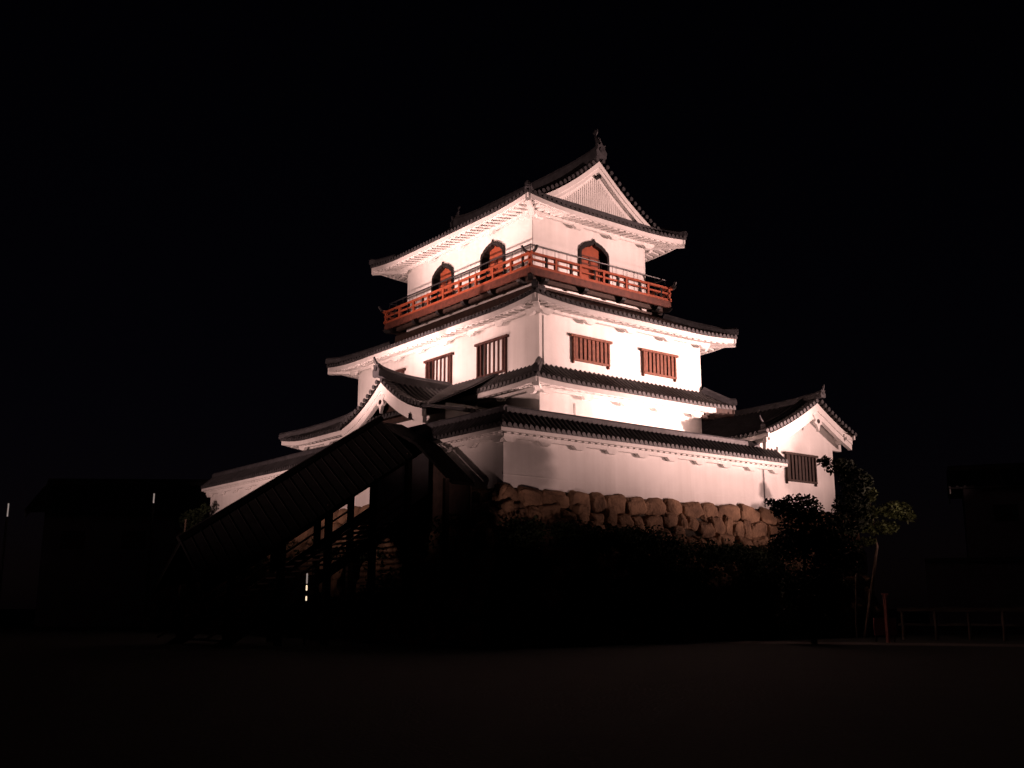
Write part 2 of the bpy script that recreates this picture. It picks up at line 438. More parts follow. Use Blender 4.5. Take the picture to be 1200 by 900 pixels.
def gable_front(parent, fc, c, half_l, half_r, zc, zbase, barge_w=.42, proud=.22, mat_panel='plaster', lattice=False, dot=True, gegyo=False, recess=0, nm='gable'):
    """triangular gable end. zc(s) = height of the roof underside at offset s from the ridge"""
    n = 24; S = [-half_l + (half_l + half_r) * k / n for k in range(n + 1)]
    if 0 not in S: S.append(0); S.sort()
    g = MB()
    poly = [fc.P(c + s, zc(s) - .05, -recess) for s in S]
    poly = [fc.P(c - half_l, min(zbase, zc(-half_l) - .06), -recess)] + poly + [fc.P(c + half_r, min(zbase, zc(half_r) - .06), -recess)]
    g.extrude(poly, fc.P(0, 0, -.2) - fc.P(0, 0, 0))
    root = g.build(nm, M[mat_panel], parent)
    b = MB()
    for w0, w1, o0, o1 in ((0, barge_w * .55, proud - .06, proud + .05), (barge_w * .5, barge_w, proud - .10, proud)):
        i0 = len(b.v)
        for s in S:
            for w_, o_ in ((w0, o1), (w1, o1), (w1, o0 - .1), (w0, o0 - .1)):
                b.v.append(tuple(fc.P(c + s, zc(s) - .06 - w_ * (1.15 if abs(s) > .2 else 1.35), o_)))
        for k in range(len(S) - 1):
            for j in range(4):
                a = i0 + 4 * k + j; bb = i0 + 4 * k + (j + 1) % 4; b.f.append((a, bb, bb + 4, a + 4))
        b.f.append((i0, i0 + 1, i0 + 2, i0 + 3)); e = i0 + 4 * (len(S) - 1); b.f.append((e, e + 1, e + 2, e + 3))
    b.build('bargeboard', M['plaster'], root)
    # plaster under the verge between gable and bargeboard
    z0 = zc(0)
    if lattice:
        lb = MB(); s = -half_l * .8
        while s < half_r * .8:
            zt = zc(s) - barge_w - .35
            if zt > zbase + .25: fc.box(lb, c + s - .045, c + s + .045, zbase + .2, zt, 0, .025)
            s += .13
        lb.build('lattice', M['plaster'], root)
    if dot:
        dm = MB(); dm.disc(fc.P(c, z0 - barge_w - .42, proud + .06), fc.P(0, 0, 1) - fc.P(0, 0, 0), .11, 12, .25)
        dm.build('boss', M['black'], root)
    if gegyo:
        gp = [(-.38, .28), (-.2, .05), (-.3, -.12), (-.12, -.2), (0, -.52), (.12, -.2), (.3, -.12), (.2, .05), (.38, .28)]
        gm = MB(); gm.extrude([fc.P(c + a, z0 - barge_w - .4 + b_, proud + .05) for a, b_ in gp], fc.P(0, 0, -.14) - fc.P(0, 0, 0))
        gm.build('pendant', M['plaster'], root)
    return root

def verge(mb, fc, c, half_l, half_r, zt, out, pitch=.30):
    """row of round verge tiles along a gable edge"""
    for sg, half in ((-1, half_l), (1, half_r)):
        s = .2
        while s < half:
            p = fc.P(c + sg * s, zt(sg * s) + .06, out); q = fc.P(c + sg * s, zt(sg * s) + .06, out - .5)
            mb.tube([p, q], .085, 8); mb.disc(p + (p - q).normalized() * .005, p - q, .1, 10, .04)
            s += pitch * .85

# ================================================================== SETTING: ground and path
gm = MB()
N = 60
for a in range(N):
    pass
gm.face([(-300, -300, .25), (400, -300, .25), (400, 500, .25), (-300, 500, .25)])
tag(gm.build('ground', M['ground']), kind='structure')
pm = MB()
pa = [V((22.0, 39.0, 0)), V((29.3, 27.8, 0)), V((35.4, 17.9, 0)), V((41, 8, 0)), V((50, -8, 0))]
L_, R_ = [], []
for i, p in enumerate(pa):
    d = (pa[min(i + 1, 4)] - pa[max(i - 1, 0)]).normalized(); s_ = V((d.y, -d.x, 0))
    L_.append(p - s_ * -.15 * 0 + V((0, 0, .262))); R_.append(p + s_ * -2.6 + V((0, 0, .262)))
for i in range(1, 4):
    pm.face([L_[i], L_[i + 1], R_[i + 1], R_[i]])
tag(pm.build('path', M['path']), kind='structure')

# ================================================================== STONE BASE
EXP = [.6]
def boulder(mb, c, ax, ay, az, rx, ry, rz, sub, seed):
    bm = bmesh.new(); bmesh.ops.create_icosphere(bm, subdivisions=sub, radius=1)
    i = len(mb.v); EXP[0] = random.uniform(.45, .7)
    rot = random.uniform(-.22, .22)
    for v in bm.verts:
        p = v.co.copy()
        e = EXP[0]
        q = V([math.copysign(abs(k) ** e, k) for k in p]) * .86
        nz = noise.noise(p * 1.2 + V((seed, seed * .7, 0))) * .24 + noise.noise(p * 3.2 + V((seed, 0, seed))) * .11 + noise.noise(p * 8 + V((0, seed, seed))) * .05
        q *= (1 + nz)
        x, y, z = q.x * rx, q.y * ry, q.z * rz
        x, z = x * math.cos(rot) - z * math.sin(rot), x * math.sin(rot) + z * math.cos(rot)
        mb.v.append(tuple(V(c) + V(ax) * x + V(ay) * y + V(az) * z))
    bm.verts.index_update()
    for f in bm.faces: mb.f.append(tuple(i + v.index for v in f.verts))
    bm.free()
base = empty('stone_base', (23, 30, .25), 'rough boulder stone base carrying the white compound wall above the shrubs', 'stone wall')
ZT = 5.88
def batter(z): return (ZT - z) * .30
for axis, a0, a1 in (('S', 23.0, 43.9), ('W', 30.0, 62.0)):
    sm = MB(); z = ZT + .03; row = 0
    while z > .1:
        rh = random.uniform(.66, .92) if row else .7
        a = a0 - random.uniform(0, .5)
        while a < a1:
            wd = random.choice([random.uniform(.45, .8), random.uniform(.8, 1.5)]) if row else random.uniform(.75, 1.5)
            hh = rh * (random.uniform(.95, 1.45) if row else random.uniform(.95, 1.2))
            zz = z - rh / 2 + (0 if row == 0 else random.uniform(-.2, .2))
            b = batter(zz)
            c = (a + wd / 2, 30.12 - b + .15, zz) if axis == 'S' else (23.13 - b + .15, a + wd / 2, zz)
            ax = (1, 0, 0) if axis == 'S' else (0, 1, 0); ay = (0, 1, .29) if axis == 'S' else (1, 0, .29)
            sub = 4 if (axis == 'S' and z > 4) else 3 if axis == 'S' else 2
            boulder(sm, c, ax, ay, (0, 0, 1), wd * .60, .40 * random.uniform(.9, 1.15), hh * .58, sub, random.uniform(0, 99))
            a += wd
        z -= rh; row += 1
    sm.build('boulders', M['stone'], base, smooth=True)
cb = MB()
b0 = batter(.2)
i = len(cb.v)
cb.v += [(23.2, 30.2, 5.86), (43.7, 30.2, 5.86), (43.7, 62, 5.86), (23.2, 62, 5.86), (23.2 - b0 + .2, 30.2 - b0 + .2, .2), (43.7 + b0 - .2, 30.2 - b0 + .2, .2), (43.7 + b0 - .2, 62, .2), (23.2 - b0 + .2, 62, .2)]
cb.f += [(0, 1, 2, 3), (4, 7, 6, 5), (0, 4, 5, 1), (1, 5, 6, 2), (2, 6, 7, 3), (3, 7, 4, 0)]
cb.build('earth_core', M['earth'], base)

# ================================================================== COMPOUND WALL (roofed plaster wall)
cw = empty('compound_wall', (23.15, 30.14, 5.9), 'long white plastered wall with tiled coping running along the stone base round the keep', 'wall')
wl = MB()
wl.extrude([(23.15, 30.14, 5.86), (38.95, 30.14, 5.84), (38.95, 30.14, 8.1), (23.15, 30.14, 8.1)], (0, .5, 0))
wl.extrude([(23.15, 30.64, 5.86), (23.15, 57.6, 5.86), (23.15, 57.6, 8.2), (23.15, 30.64, 8.2)], (.5, 0, 0))
wo_ = wl.build('wall', M['plaster'], cw)
bl = MB()
bl.box((23.13, 30.125, 6.30), (38.0, 30.14, 6.34)); bl.build('base_moulding', M['plaster'], wo_)
hw = make_h(.85, .12)
ow = .75
tm = MB()
XE = 39.25
LS = XE - 22.65; LW = 57.9 - 29.64
zero = lambda u: 0.0
tile_side(tm, (22.65, 29.64, 0), (1, 0, 0), (0, 1, 0), LS, lambda u: min(ow, u), hw, zero, 8.06, nv=4, pitch=.26)
tile_side(tm, (XE, 31.14, 0), (-1, 0, 0), (0, -1, 0), LS, lambda u: min(ow, max(0, LS - u - 1.5)), hw, zero, 8.06, nv=4, u1=LS - 1.5, pitch=.26)
lftl = lambda u: .16 * min(1, max(0, (LW - u - 4) / 12)) * 1.0
lftb = lambda u: lftl(LW - u)
tile_side(tm, (22.65, 57.9, 0), (0, -1, 0), (1, 0, 0), LW, lambda u: min(ow, LW - u), hw, lftl, 8.06, nv=4, pitch=.26)
tile_side(tm, (24.15, 31.14, 0), (0, 1, 0), (-1, 0, 0), 57.9 - 31.14, lambda u: min(ow, u), hw, lftb, 8.06, nv=4, pitch=.26)
cr = tm.build('tiled_coping', M['tile'], cw)
eave_trim((22.65, 29.64, 0), (1, 0, 0), (0, 1, 0), LS, .5, zero, 8.06, cr, rise=.02, mit=(1, 0), beam_at=.38, pitch=.34, fh=.13, brackets=1.65, dep=.09)
eave_trim((22.65, 57.9, 0), (0, -1, 0), (1, 0, 0), LW, .5, lftl, 8.06, cr, rise=.02, mit=(0, 1), beam_at=.38, pitch=.34, fh=.13, brackets=1.65, dep=.09)
rc = MB()
zr = 8.06 + hw(ow)
rc.sweep([(23.4, 30.39, zr), (XE, 30.39, zr)], scaled(RIDGE, .75, .5)); rc.sweep([(23.4, 30.30, zr), (23.4, 33.7, zr), (23.4, 45.7, zr + .13), (23.4, 57.9, zr + .13)], scaled(RIDGE, .75, .5))
onigawara(rc, (XE - .02, 30.39, zr + .0), (1, 0, 0), .5)
rc.build('ridge_cap', M['ridge'], cr)
ge = MB()
ge.extrude([(XE - .12, 29.75, 7.98), (XE - .12, 31.03, 7.98), (XE - .12, 30.39, zr - .03)], (-.1, 0, 0))
ge.build('coping_end', M['plaster'], cr)
dp = MB(); dp.tube([(38.02, 30.10, 5.95), (38.02, 30.10, 7.75)], .022, 6); dp.build('drain_wire', M['panel'], cw)

# ================================================================== THE KEEP
keep = empty('castle_keep', (31.7, 39.9, 5.88), 'floodlit white three-storey Japanese castle keep with a red balcony and dark tiled roofs', 'castle keep')
# --- first storey
m1 = MB(); m1.box((26.80, 32.45, 5.9), (36.62, 47.4, 10.95)); w1 = m1.build('lower_storey_wall', M['plaster'], keep)
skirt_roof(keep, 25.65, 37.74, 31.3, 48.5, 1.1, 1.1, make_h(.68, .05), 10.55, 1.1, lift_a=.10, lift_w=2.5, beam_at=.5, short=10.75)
# --- second storey
m2 = MB(); m2.box((26.75, 32.4, 11.1), (36.64, 47.41, 14.4)); w2 = m2.build('middle_storey_wall', M['plaster'], keep)
h2 = make_h(.42, .02)
skirt_roof(keep, 25.5, 37.9, 31.15, 48.65, 2.45, 3.15, h2, 13.86, 1.2, lift_a=.2, lift_w=3.0)
fs, fw = Face('S', 32.4), Face('W', 26.75)
for a0, a1 in ((28.55, 30.66), (32.74, 34.85)): lattice_window(keep, fs, a0, a1, 11.80, 12.92, 'closed')
for a0, a1 in ((34.56, 36.66), (38.70, 40.80), (42.85, 44.95)): lattice_window(keep, fw, a0, a1, 11.45, 13.04, 'open')
pp = MB(); pp.tube([(26.98, 32.37, 11.3), (26.98, 32.37, 13.5)], .03, 8); pp.build('downpipe', M['plaster'], keep)
pp = MB(); pp.tube([(28.7, 32.40, 9.2), (28.7, 32.40, 9.95)], .03, 6)
pp.build('downpipe', M['plaster'], keep)
# --- top storey with bell-shaped windows
X3, Y3, X3b, Y3b = 28.1, 34.45, 35.2, 44.9
DR = dict(z=16.08, ht=2.38, wd=1.95)
f3s, f3w = Face('S', Y3), Face('W', X3)
m3 = MB()
hs = [(31.78, DR['wd'], DR['z'], DR['ht'])]
hw3 = [(37.4, DR['wd'], DR['z'], DR['ht']), (41.55, DR['wd'], DR['z'], DR['ht'])]
wall_with_arch(m3, f3s, X3, X3b, 15.0, 19.5, hs); wall_with_arch(m3, f3w, Y3, Y3b, 15.0, 19.5, hw3)
m3.face([(X3b, Y3, 15), (X3b, Y3b, 15), (X3b, Y3b, 19.5), (X3b, Y3, 19.5)])
m3.face([(X3, Y3b, 15), (X3b, Y3b, 15), (X3b, Y3b, 19.5), (X3, Y3b, 19.5)])
m3.build('top_storey_wall', M['plaster'], keep)
for c, wd, z, ht in hs: arched_window(keep, f3s, c, wd, z, ht)
for c, wd, z, ht in hw3: arched_window(keep, f3w, c, wd, z, ht)
lw = MB(); lw.tube([(28.07, 34.42, 16.1), (28.07, 34.42, 18.95)], .012, 6); lw.build('lightning_wire', M['metal'], keep)

# --- balcony round the top storey
bx0, bx1, by0, by1 = 27.25, 36.05, 33.60, 45.75
fl = MB()
fl.box((bx0 + .02, by0 + .02, 15.93), (bx1 - .02, by1 - .02, 16.05))
bal = fl.build('balcony', M['brownred'], keep)
fa = MB()
for x0, x1, y0, y1 in ((bx0, bx1, by0, by0 + .1), (bx0, bx1, by1 - .1, by1), (bx0, bx0 + .1, by0 + .1, by1 - .1), (bx1 - .1, bx1, by0 + .1, by1 - .1)):
    fa.box((x0, y0, 15.71), (x1, y1, 15.925))
fa.build('fascia_beams', M['brownred'], bal)
fa = MB(); q = .22
for x0, x1, y0, y1 in ((bx0 + q, bx1 - q, by0 + q, by0 + q + .2), (bx0 + q, bx1 - q, by1 - q - .2, by1 - q), (bx0 + q, bx0 + q + .2, by0 + q + .2, by1 - q - .2), (bx1 - q - .2, bx1 - q, by0 + q + .2, by1 - q - .2)):
    fa.box((x0, y0, 15.52), (x1, y1, 15.70))
k = by0 + .4
while k < by1 - .3: fa.box((bx0 + .12, k - .05, 15.72), (X3, k + .05, 15.90)); fa.box((X3b, k - .05, 15.72), (bx1 - .12, k + .05, 15.90)); k += .5
k = bx0 + .4
while k < bx1 - .3: fa.box((k - .05, by0 + .12, 15.725), (k + .05, Y3, 15.905)); fa.box((k - .05, Y3b, 15.725), (k + .05, by1 - .12, 15.905)); k += .5
fa.build('joists', M['wood'], bal)
def bracket(p, d):
    mb = MB()
    p = V(p); d = V(d); z = V((0, 0, 1)); sd = d.cross(z)
    pr = [(-.25, .14), (.14, .14), (.20, .08), (.14, .0), (.02, -.08), (-.25, -.08)]
    mb.extrude([p + d * a + z * b - sd * .11 for a, b in pr], sd * .22); mb.build('bracket', M['black'], bal)
for k in range(6):
    y = by0 + .75 + k * (by1 - by0 - 1.5) / 5; bracket((bx0 + .1, y, 15.52), (-1, 0, 0)); bracket((bx1 - .1, y, 15.52), (1, 0, 0))
for k in range(4):
    x = bx0 + .9 + k * (bx1 - bx0 - 1.8) / 3; bracket((x, by0 + .1, 15.52), (0, -1, 0)); bracket((x, by1 - .1, 15.52), (0, 1, 0))
for x, y, d in ((bx0 + .1, by0 + .1, (-.7, -.7, 0)), (bx1 - .1, by0 + .1, (.7, -.7, 0)), (bx0 + .1, by1 - .1, (-.7, .7, 0))): bracket((x, y, 15.60), d)
rail = MB(); r0 = .07
cs = [(bx0 + r0, by0 + r0), (bx1 - r0, by0 + r0), (bx1 - r0, by1 - r0), (bx0 + r0, by1 - r0)]
hand = MB()
for i in range(4):
    a, b = V((*cs[i], 0)), V((*cs[(i + 1) % 4], 0)); d = (b - a).normalized()
    for z, t, ex in ((16.70, .10, .26), (16.42, .075, .12), (16.10, .11, .14)):
        dz = .002 * (i % 2)
        rail.beam(a - d * ex + V((0, 0, z + dz)), b + d * ex + V((0, 0, z + dz)), t, t)
    for q, s_ in ((a, -1), (b, 1)):
        p0 = q + d * s_ * .22 + V((0, 0, 16.70))
        tips = MB(); tips.tube([p0, p0 + d * s_ * .12 + V((0, 0, .04)), p0 + d * s_ * .22 + V((0, 0, .13)), p0 + d * s_ * .26 + V((0, 0, .22))], .07, 8, .06); tips.build('rail_tip', M['black'], bal, smooth=True)
    L = (b - a).length; n = max(1, round(L / 1.35))
    for k in range(n):
        p = a + d * L * k / n
        posts = MB(); posts.box(p + V((-.06, -.06, 16.06)), p + V((.06, .06, 16.745))); posts.build('rail_post', M['verm'], bal)
        p2 = p + d * .62 * L / n
        short = MB(); short.box(p2 + V((-.04, -.04, 16.06)), p2 + V((.04, .04, 16.655))); short.build('short_post', M['black'], bal)
    nn = V((-d.y, d.x, 0))
    ha, hb = a + nn * .12 + d * .12, b + nn * .12 - d * .12
    hand.tube([ha + V((0, 0, 17.14)), hb + V((0, 0, 17.14))], .035, 8)
    for k in range(2 * n):
        p = ha + (hb - ha) * k / (2 * n); hand.tube([p + V((0, 0, 16.06)), p + V((0, 0, 17.14))], .012, 5)
rail.build('rails', M['verm'], bal); hand.build('handrail', M['metal'], bal)
pl = MB(); pl.box((27.72, 33.93, 14.2), (35.74, 45.42, 15.38)); pl.build('plinth', M['wood'], keep)

# --- hip-and-gable top roof, ridge along Y
ex0, ex1, ey0, ey1 = 26.65, 36.65, 33.0, 46.35
h3 = make_h(.38, .055); z3 = 19.03
cx = (ex0 + ex1) / 2; D3_ = (ex1 - ex0) / 2; g = .80
LY = ey1 - ey0; LX = ex1 - ex0
tr = MB(); lf = lift_fn(LY, .22, 3.0); lfx = lift_fn(LX, .22, 3.0)
for O, eu, ed in (((ex0, ey1, 0), (0, -1, 0), (1, 0, 0)), ((ex1, ey0, 0), (0, 1, 0), (-1, 0, 0))):
    tile_side(tr, O, eu, ed, LY, lambda u: min(u, g), h3, lf, z3, 0, g)
    tile_side(tr, O, eu, ed, LY, lambda u: D3_, h3, lf, z3, g, LY - g, nv=14)
    tile_side(tr, O, eu, ed, LY, lambda u: min(LY - u, g), h3, lf, z3, LY - g, LY)
for O, eu, ed in (((ex0, ey0, 0), (1, 0, 0), (0, 1, 0)), ((ex1, ey1, 0), (-1, 0, 0), (0, -1, 0))):
    tile_side(tr, O, eu, ed, LX, lambda u: min(u, LX - u, g + .2), h3, lfx, z3)
top = tr.build('hip_and_gable_roof', M['tile'], keep)
for O, eu, ed, L, l_ in (((ex0, ey1, 0), (0, -1, 0), (1, 0, 0), LY, lf), ((ex1, ey0, 0), (0, 1, 0), (-1, 0, 0), LY, lf), ((ex0, ey0, 0), (1, 0, 0), (0, 1, 0), LX, lfx), ((ex1, ey1, 0), (-1, 0, 0), (0, -1, 0), LX, lfx)):
    eave_trim(O, eu, ed, L, 1.45, l_, z3, top, rise=.25, beam_at=.75)
for x, y, sx, sy in ((ex0, ey0, 1, 1), (ex1, ey0, -1, 1), (ex0, ey1, 1, -1), (ex1, ey1, -1, -1)):
    cb = MB(); cb.beam((x + sx * .08, y + sy * .08, z3 - .08), (x + sx * 1.45, y + sy * 1.45, z3 - .12), .24, .34); cb.build('hip_rafter', M['plaster'], top)
zsurf = lambda s: z3 + h3(D3_ - abs(s))
for yv, sg in ((ey0 + g, 1), (ey1 - g, -1)):
    f = Face('S', yv + .25 * sg)
    if sg < 0:
        class FN(Face):
            def P(s, a, z, out=0): return V((a, s.val + out, z))
        f = FN('S', yv - .25)
    hl = D3_ - g - .25
    gf = gable_front(keep, f, cx, hl, hl, lambda s: zsurf(s) - .05, z3 + h3(g) - .05, barge_w=.40, lattice=True)
    gb = MB(); f.box(gb, cx - hl - .1, cx + hl + .1, z3 + h3(g) - .05, z3 + h3(g + .2) + .22, .02, .33); gb.build('gable_sill', M['ridge'], top, bevel=.03)
    vm = MB(); verge(vm, f, cx, hl + .2, hl + .2, lambda s: zsurf(s) + .03, .36)
    vm.build('verge_tiles', M['tile'], top)
for x, y, sx, sy in ((ex0, ey0, 1, 1), (ex1, ey0, -1, 1), (ex0, ey1, 1, -1), (ex1, ey1, -1, -1)):
    hr = MB(); pts = [V((x + sx * t, y + sy * t, z3 + h3(t) + .22 * max(0, 1 - t / 3) ** 2 + .08 + .1 * max(0, 1 - t / .25))) for t in (0, .1, .25, .5, .75, 1.0)]
    hr.sweep(pts, scaled(RIDGE, .8, .62)); onigawara(hr, pts[0], pts[0] - pts[1], .32)
    hr.build('hip_ridge', M['ridge'], top); hr = MB()
    yy = y + sy * (g + .45)
    pts = [V((x + sx * (g * .9 + (D3_ - g) * t), yy, z3 + h3(g * .9 + (D3_ - g) * t) + .08)) for t in [k / 10 for k in range(10)]]
    hr.sweep(pts, scaled(RIDGE, .8, .6)); onigawara(hr, pts[0], pts[0] - pts[1], .34); hr.build('descending_ridge', M['ridge'], top)
zr = z3 + h3(D3_)
def ridge_pts(y0, y1, x, z, up=.3, n=16):
    out = []
    for k in range(n + 1):
        t = k / n; e = abs(2 * t - 1) ** 5; out.append((x, y0 + (y1 - y0) * t, z + up * e))
    return out
ridge_line(top, ridge_pts(ey0 + g - .05, ey1 - g + .05, cx, zr, .25), 1.15, 1.25, s=1.0)
def fish(p, d, parent, s=1.0):
    """curled roof-ridge fish: head down on the ridge end, tail fins flung up"""
    p = V(p); d = V(d); z = V((0, 0, 1)); sd = d.cross(z)
    mb = MB()
    ctl = [(.10, .0, .20), (.16, .16, .23), (.14, .34, .20), (.05, .52, .16), (-.06, .68, .11), (-.10, .82, .07), (-.06, .95, .05)]
    mb_pts = [p + d * a * s + z * b * s for a, b, r in ctl]; i0 = len(mb.v); n = 10
    for k, q in enumerate(mb_pts):
        t = (mb_pts[min(k + 1, 6)] - mb_pts[max(k - 1, 0)]).normalized(); u = sd.cross(t)
        for j in range(n):
            a = 2 * math.pi * j / n; mb.v.append(tuple(q + (sd * math.cos(a) * .75 + u * math.sin(a)) * ctl[k][2] * s))
    for k in range(6):
        for j in range(n):
            a = i0 + k * n + j; b = i0 + k * n + (j + 1) % n; mb.f.append((a, b, b + n, a + n))
    mb.f.append(tuple(i0 + j for j in range(n))); mb.f.append(tuple(i0 + 6 * n + j for j in range(n)))
    o = mb.build('fish_ornament', M['ridge'], parent, smooth=True)
    fn = MB()
    tail = [(-.06, .86), (-.30, 1.02), (-.36, 1.22), (-.2, 1.12), (-.12, 1.30), (-.03, 1.12), (.10, 1.28), (.12, 1.06), (.02, .92)]
    fn.extrude([p + d * a * s + z * b * s - sd * .03 * s for a, b in tail], sd * .06 * s)
    fin = [(.26, .12), (.42, .30), (.30, .34), (.36, .5), (.2, .46), (.22, .64), (.08, .56)]
    fn.extrude([p + d * a * s + z * b * s - sd * .025 * s for a, b in fin], sd * .05 * s)
    fn.build('fins', M['ridge'], o)
fish((cx, ey0 + g + .15, zr + .65), (0, -1, 0), top, .72); fish((cx, ey1 - g - .15, zr + .65), (0, 1, 0), top, .45)

# ================================================================== LEFT ANNEX (with cross gable) along the keep's left side
la = empty('gabled_annex', (25, 41, 5.88), 'low white annex with a dark curved gable above the covered stair, left of the keep', 'annex')
ax0, ay0, ay1 = 23.2, 35.2, 49.0
a_ = MB(); a_.box((24.2, 35.5, 5.9), (26.78, 47.9, 9.95)); a_.build('wall', M['plaster'], la)
ha = make_h(.40, .03); za = 9.68
am = MB(); LYa = ay1 - ay0; lfa = lift_fn(LYa, .28, 3.0, (1, 0))
tile_side(am, (ax0, ay1, 0), (0, -1, 0), (1, 0, 0), LYa, lambda u: min(3.5, u), ha, lfa, za)
tile_side(am, (26.7, ay1, 0), (-1, 0, 0), (0, -1, 0), 3.5, lambda u: min(3.5, 3.5 - u), ha, lift_fn(3.5, .28, 3.0, (0, 1)), za)
ar = am.build('tiled_roof', M['tile'], la)
GY = 38.8; GH = 3.45
eave_trim((ax0, ay1, 0), (0, -1, 0), (1, 0, 0), LYa, 1.0, lfa, za, ar, u1=ay1 - (GY + GH - .1), mit=(1, 0), beam_at=.5)
eave_trim((26.7, ay1, 0), (-1, 0, 0), (0, -1, 0), 3.5, 1.0, lift_fn(3.5, .28, 3.0, (0, 1)), za, ar, mit=(0, 1), beam_at=.5)
for y, sy in ((ay1, -1),):
    ah = MB(); pts = [V((ax0 + t, y + sy * t, za + ha(t) + .28 * max(0, 1 - t / 3) ** 2 + .08)) for t in [3.4 * k / 10 for k in range(11)]]
    ah.sweep(pts, scaled(RIDGE, .8, .6)); onigawara(ah, pts[0], pts[0] - pts[1], .34); ah.build('hip_ridge', M['ridge'], ar)
hg = make_h(.20, .082); zg = 9.62
gmb = MB()
xg0, xg1 = 22.95, 26.75
EX_ = 2.9
hgx = lambda d: .2 * d if d < EX_ else .2 * EX_ + hg(d - EX_)
tile_side(gmb, (xg0, GY - GH - EX_, 0), (1, 0, 0), (0, 1, 0), xg1 - xg0, lambda u: GH + EX_, hgx, zero, zg - .2 * EX_, nv=14)
tile_side(gmb, (xg1, GY + GH, 0), (-1, 0, 0), (0, -1, 0), xg1 - xg0, lambda u: GH, hg, zero, zg, nv=10, discs=False)
gr_ = gmb.build('gable_roof', M['tile'], la)
fgl = Face('W', 23.25)
zgs = lambda s: zg + hg(GH - abs(s))
gable_front(la, fgl, GY, GH - .1, GH - .1, lambda s: zgs(s) - .04, za + .02, barge_w=.52, proud=.2, mat_panel='wood', recess=.7, dot=True, gegyo=True)  # dark wood panel stands in for the shade inside the gable
vm = MB(); verge(vm, fgl, GY, GH, GH, lambda s: zgs(s) + .03, .36); vm.build('verge_tiles', M['tile'], gr_)
zr = zg + hg(GH)
pts = [(22.85 + (26.7 - 22.85) * t, GY, zr + .32 * (1 - t) ** 4 + .0) for t in [k / 12 for k in range(13)]]
ridge_line(gr_, pts, 1.0, 1.0, ends=(1, 0), s=.85)
tipm = MB(); tipm.tube([(22.85, GY, zr + .6), (22.72, GY, zr + .78), (22.62, GY, zr + 1.0)], .09, 8, .05); tipm.build('ridge_horn', M['ridge'], gr_)

# ================================================================== RIGHT ANNEX (gable facing the viewer)
ra = empty('gabled_annex', (40.8, 33, 5.88), 'white annex right of the keep with curved gable end over a dark lattice window', 'annex')
r_ = MB(); r_.box((38.05, 30.26, 5.9), (43.57, 37.2, 9.05)); r_.build('wall', M['plaster'], ra)
rx, ry0, ry1 = 41.65, 29.45, 37.6
hr_ = make_h(.34, .036); zra = 9.22; dl_, dr_ = 4.05, 2.75
zpk = zra + hr_(dl_)
zer = zpk - hr_(dl_) + (hr_(dl_ - dr_) )   # right eave height on the same curve
h_r = lambda d: hr_(d + dl_ - dr_) - hr_(dl_ - dr_)
rm = MB(); LR = ry1 - ry0
lfl = lift_fn(LR, .12, 2.0, (0, 1)); lfr = lift_fn(LR, .12, 2.0, (1, 0))
tile_side(rm, (rx - dl_, ry1, 0), (0, -1, 0), (1, 0, 0), LR, lambda u: dl_, hr_, lfl, zra, nv=10)
tile_side(rm, (rx + dr_, ry0, 0), (0, 1, 0), (-1, 0, 0), LR, lambda u: dr_, h_r, lfr, zer, nv=8)
rr = rm.build('tiled_roof', M['tile'], ra)
eave_trim((rx - dl_, ry1, 0), (0, -1, 0), (1, 0, 0), LR, .5, lfl, zra, rr, mit=(0, 0), beam_at=.3, rise=.12, brackets=0)
eave_trim((rx + dr_, ry0, 0), (0, 1, 0), (-1, 0, 0), LR, .8, lfr, zer, rr, mit=(0, 0), beam_at=.4, rise=.2)
frs = Face('S', 30.26)
zrs = lambda s: (zra + hr_(dl_ + s)) if s < 0 else (zer + h_r(dr_ - s))
gable_front(ra, frs, rx, dl_ - .1, dr_ - .1, lambda s: zrs(s) - .05, 9.05, barge_w=.52, proud=.62, dot=True, gegyo=True)
vm = MB(); verge(vm, frs, rx, dl_, dr_, lambda s: zrs(s) + .03, .82); vm.build('verge_tiles', M['tile'], rr)
pts = []
for k in range(15):
    t = k / 14; pts.append((rx, 29.3 + (37.5 - 29.3) * t, zpk + .02 + .22 * (1 - t) ** 5))
ridge_line(rr, pts, .9, .62, s=.55)
th = MB(); th.tube([(rx, 29.3, zpk + .42), (rx, 29.2, zpk + .58), (rx, 29.16, zpk + .72)], .07, 8, .04); th.build('ridge_horn', M['ridge'], rr)
dm_ = MB()
pts = [(rx - .25 - (dl_ - 1.0) * t, ry0 + .75, zrs(-.25 - (dl_ - 1.0) * t) + .08) for t in [k / 10 for k in range(11)]]
dm_.sweep(pts, scaled(RIDGE, .9, .7)); onigawara(dm_, pts[-1], V(pts[-1]) - V(pts[-2]), .6)
dm_.tube([V(pts[-1]) + V((-.05, 0, .3)), V(pts[-1]) + V((-.2, 0, .42)), V(pts[-1]) + V((-.28, 0, .6))], .06, 6, .03)
pts = [(rx + .25 + (dr_ - 1.0) * t, ry0 + .75, zrs(.25 + (dr_ - 1.0) * t) + .08) for t in [k / 6 for k in range(7)]]
dm_.sweep(pts, scaled(RIDGE, .9, .7)); onigawara(dm_, pts[-1], V(pts[-1]) - V(pts[-2]), .6)
dm_.build('descending_ridge', M['ridge'], rr)
wn = lattice_window(ra, frs, 39.80, 42.05, 7.28, 8.62, 'closed')
wn.data.materials[0] = M['wood']
for ch in wn.children: 
    if ch.name.startswith('bars') or ch.name.startswith('board'): ch.data = ch.data.copy(); ch.data.materials[0] = M['wood']

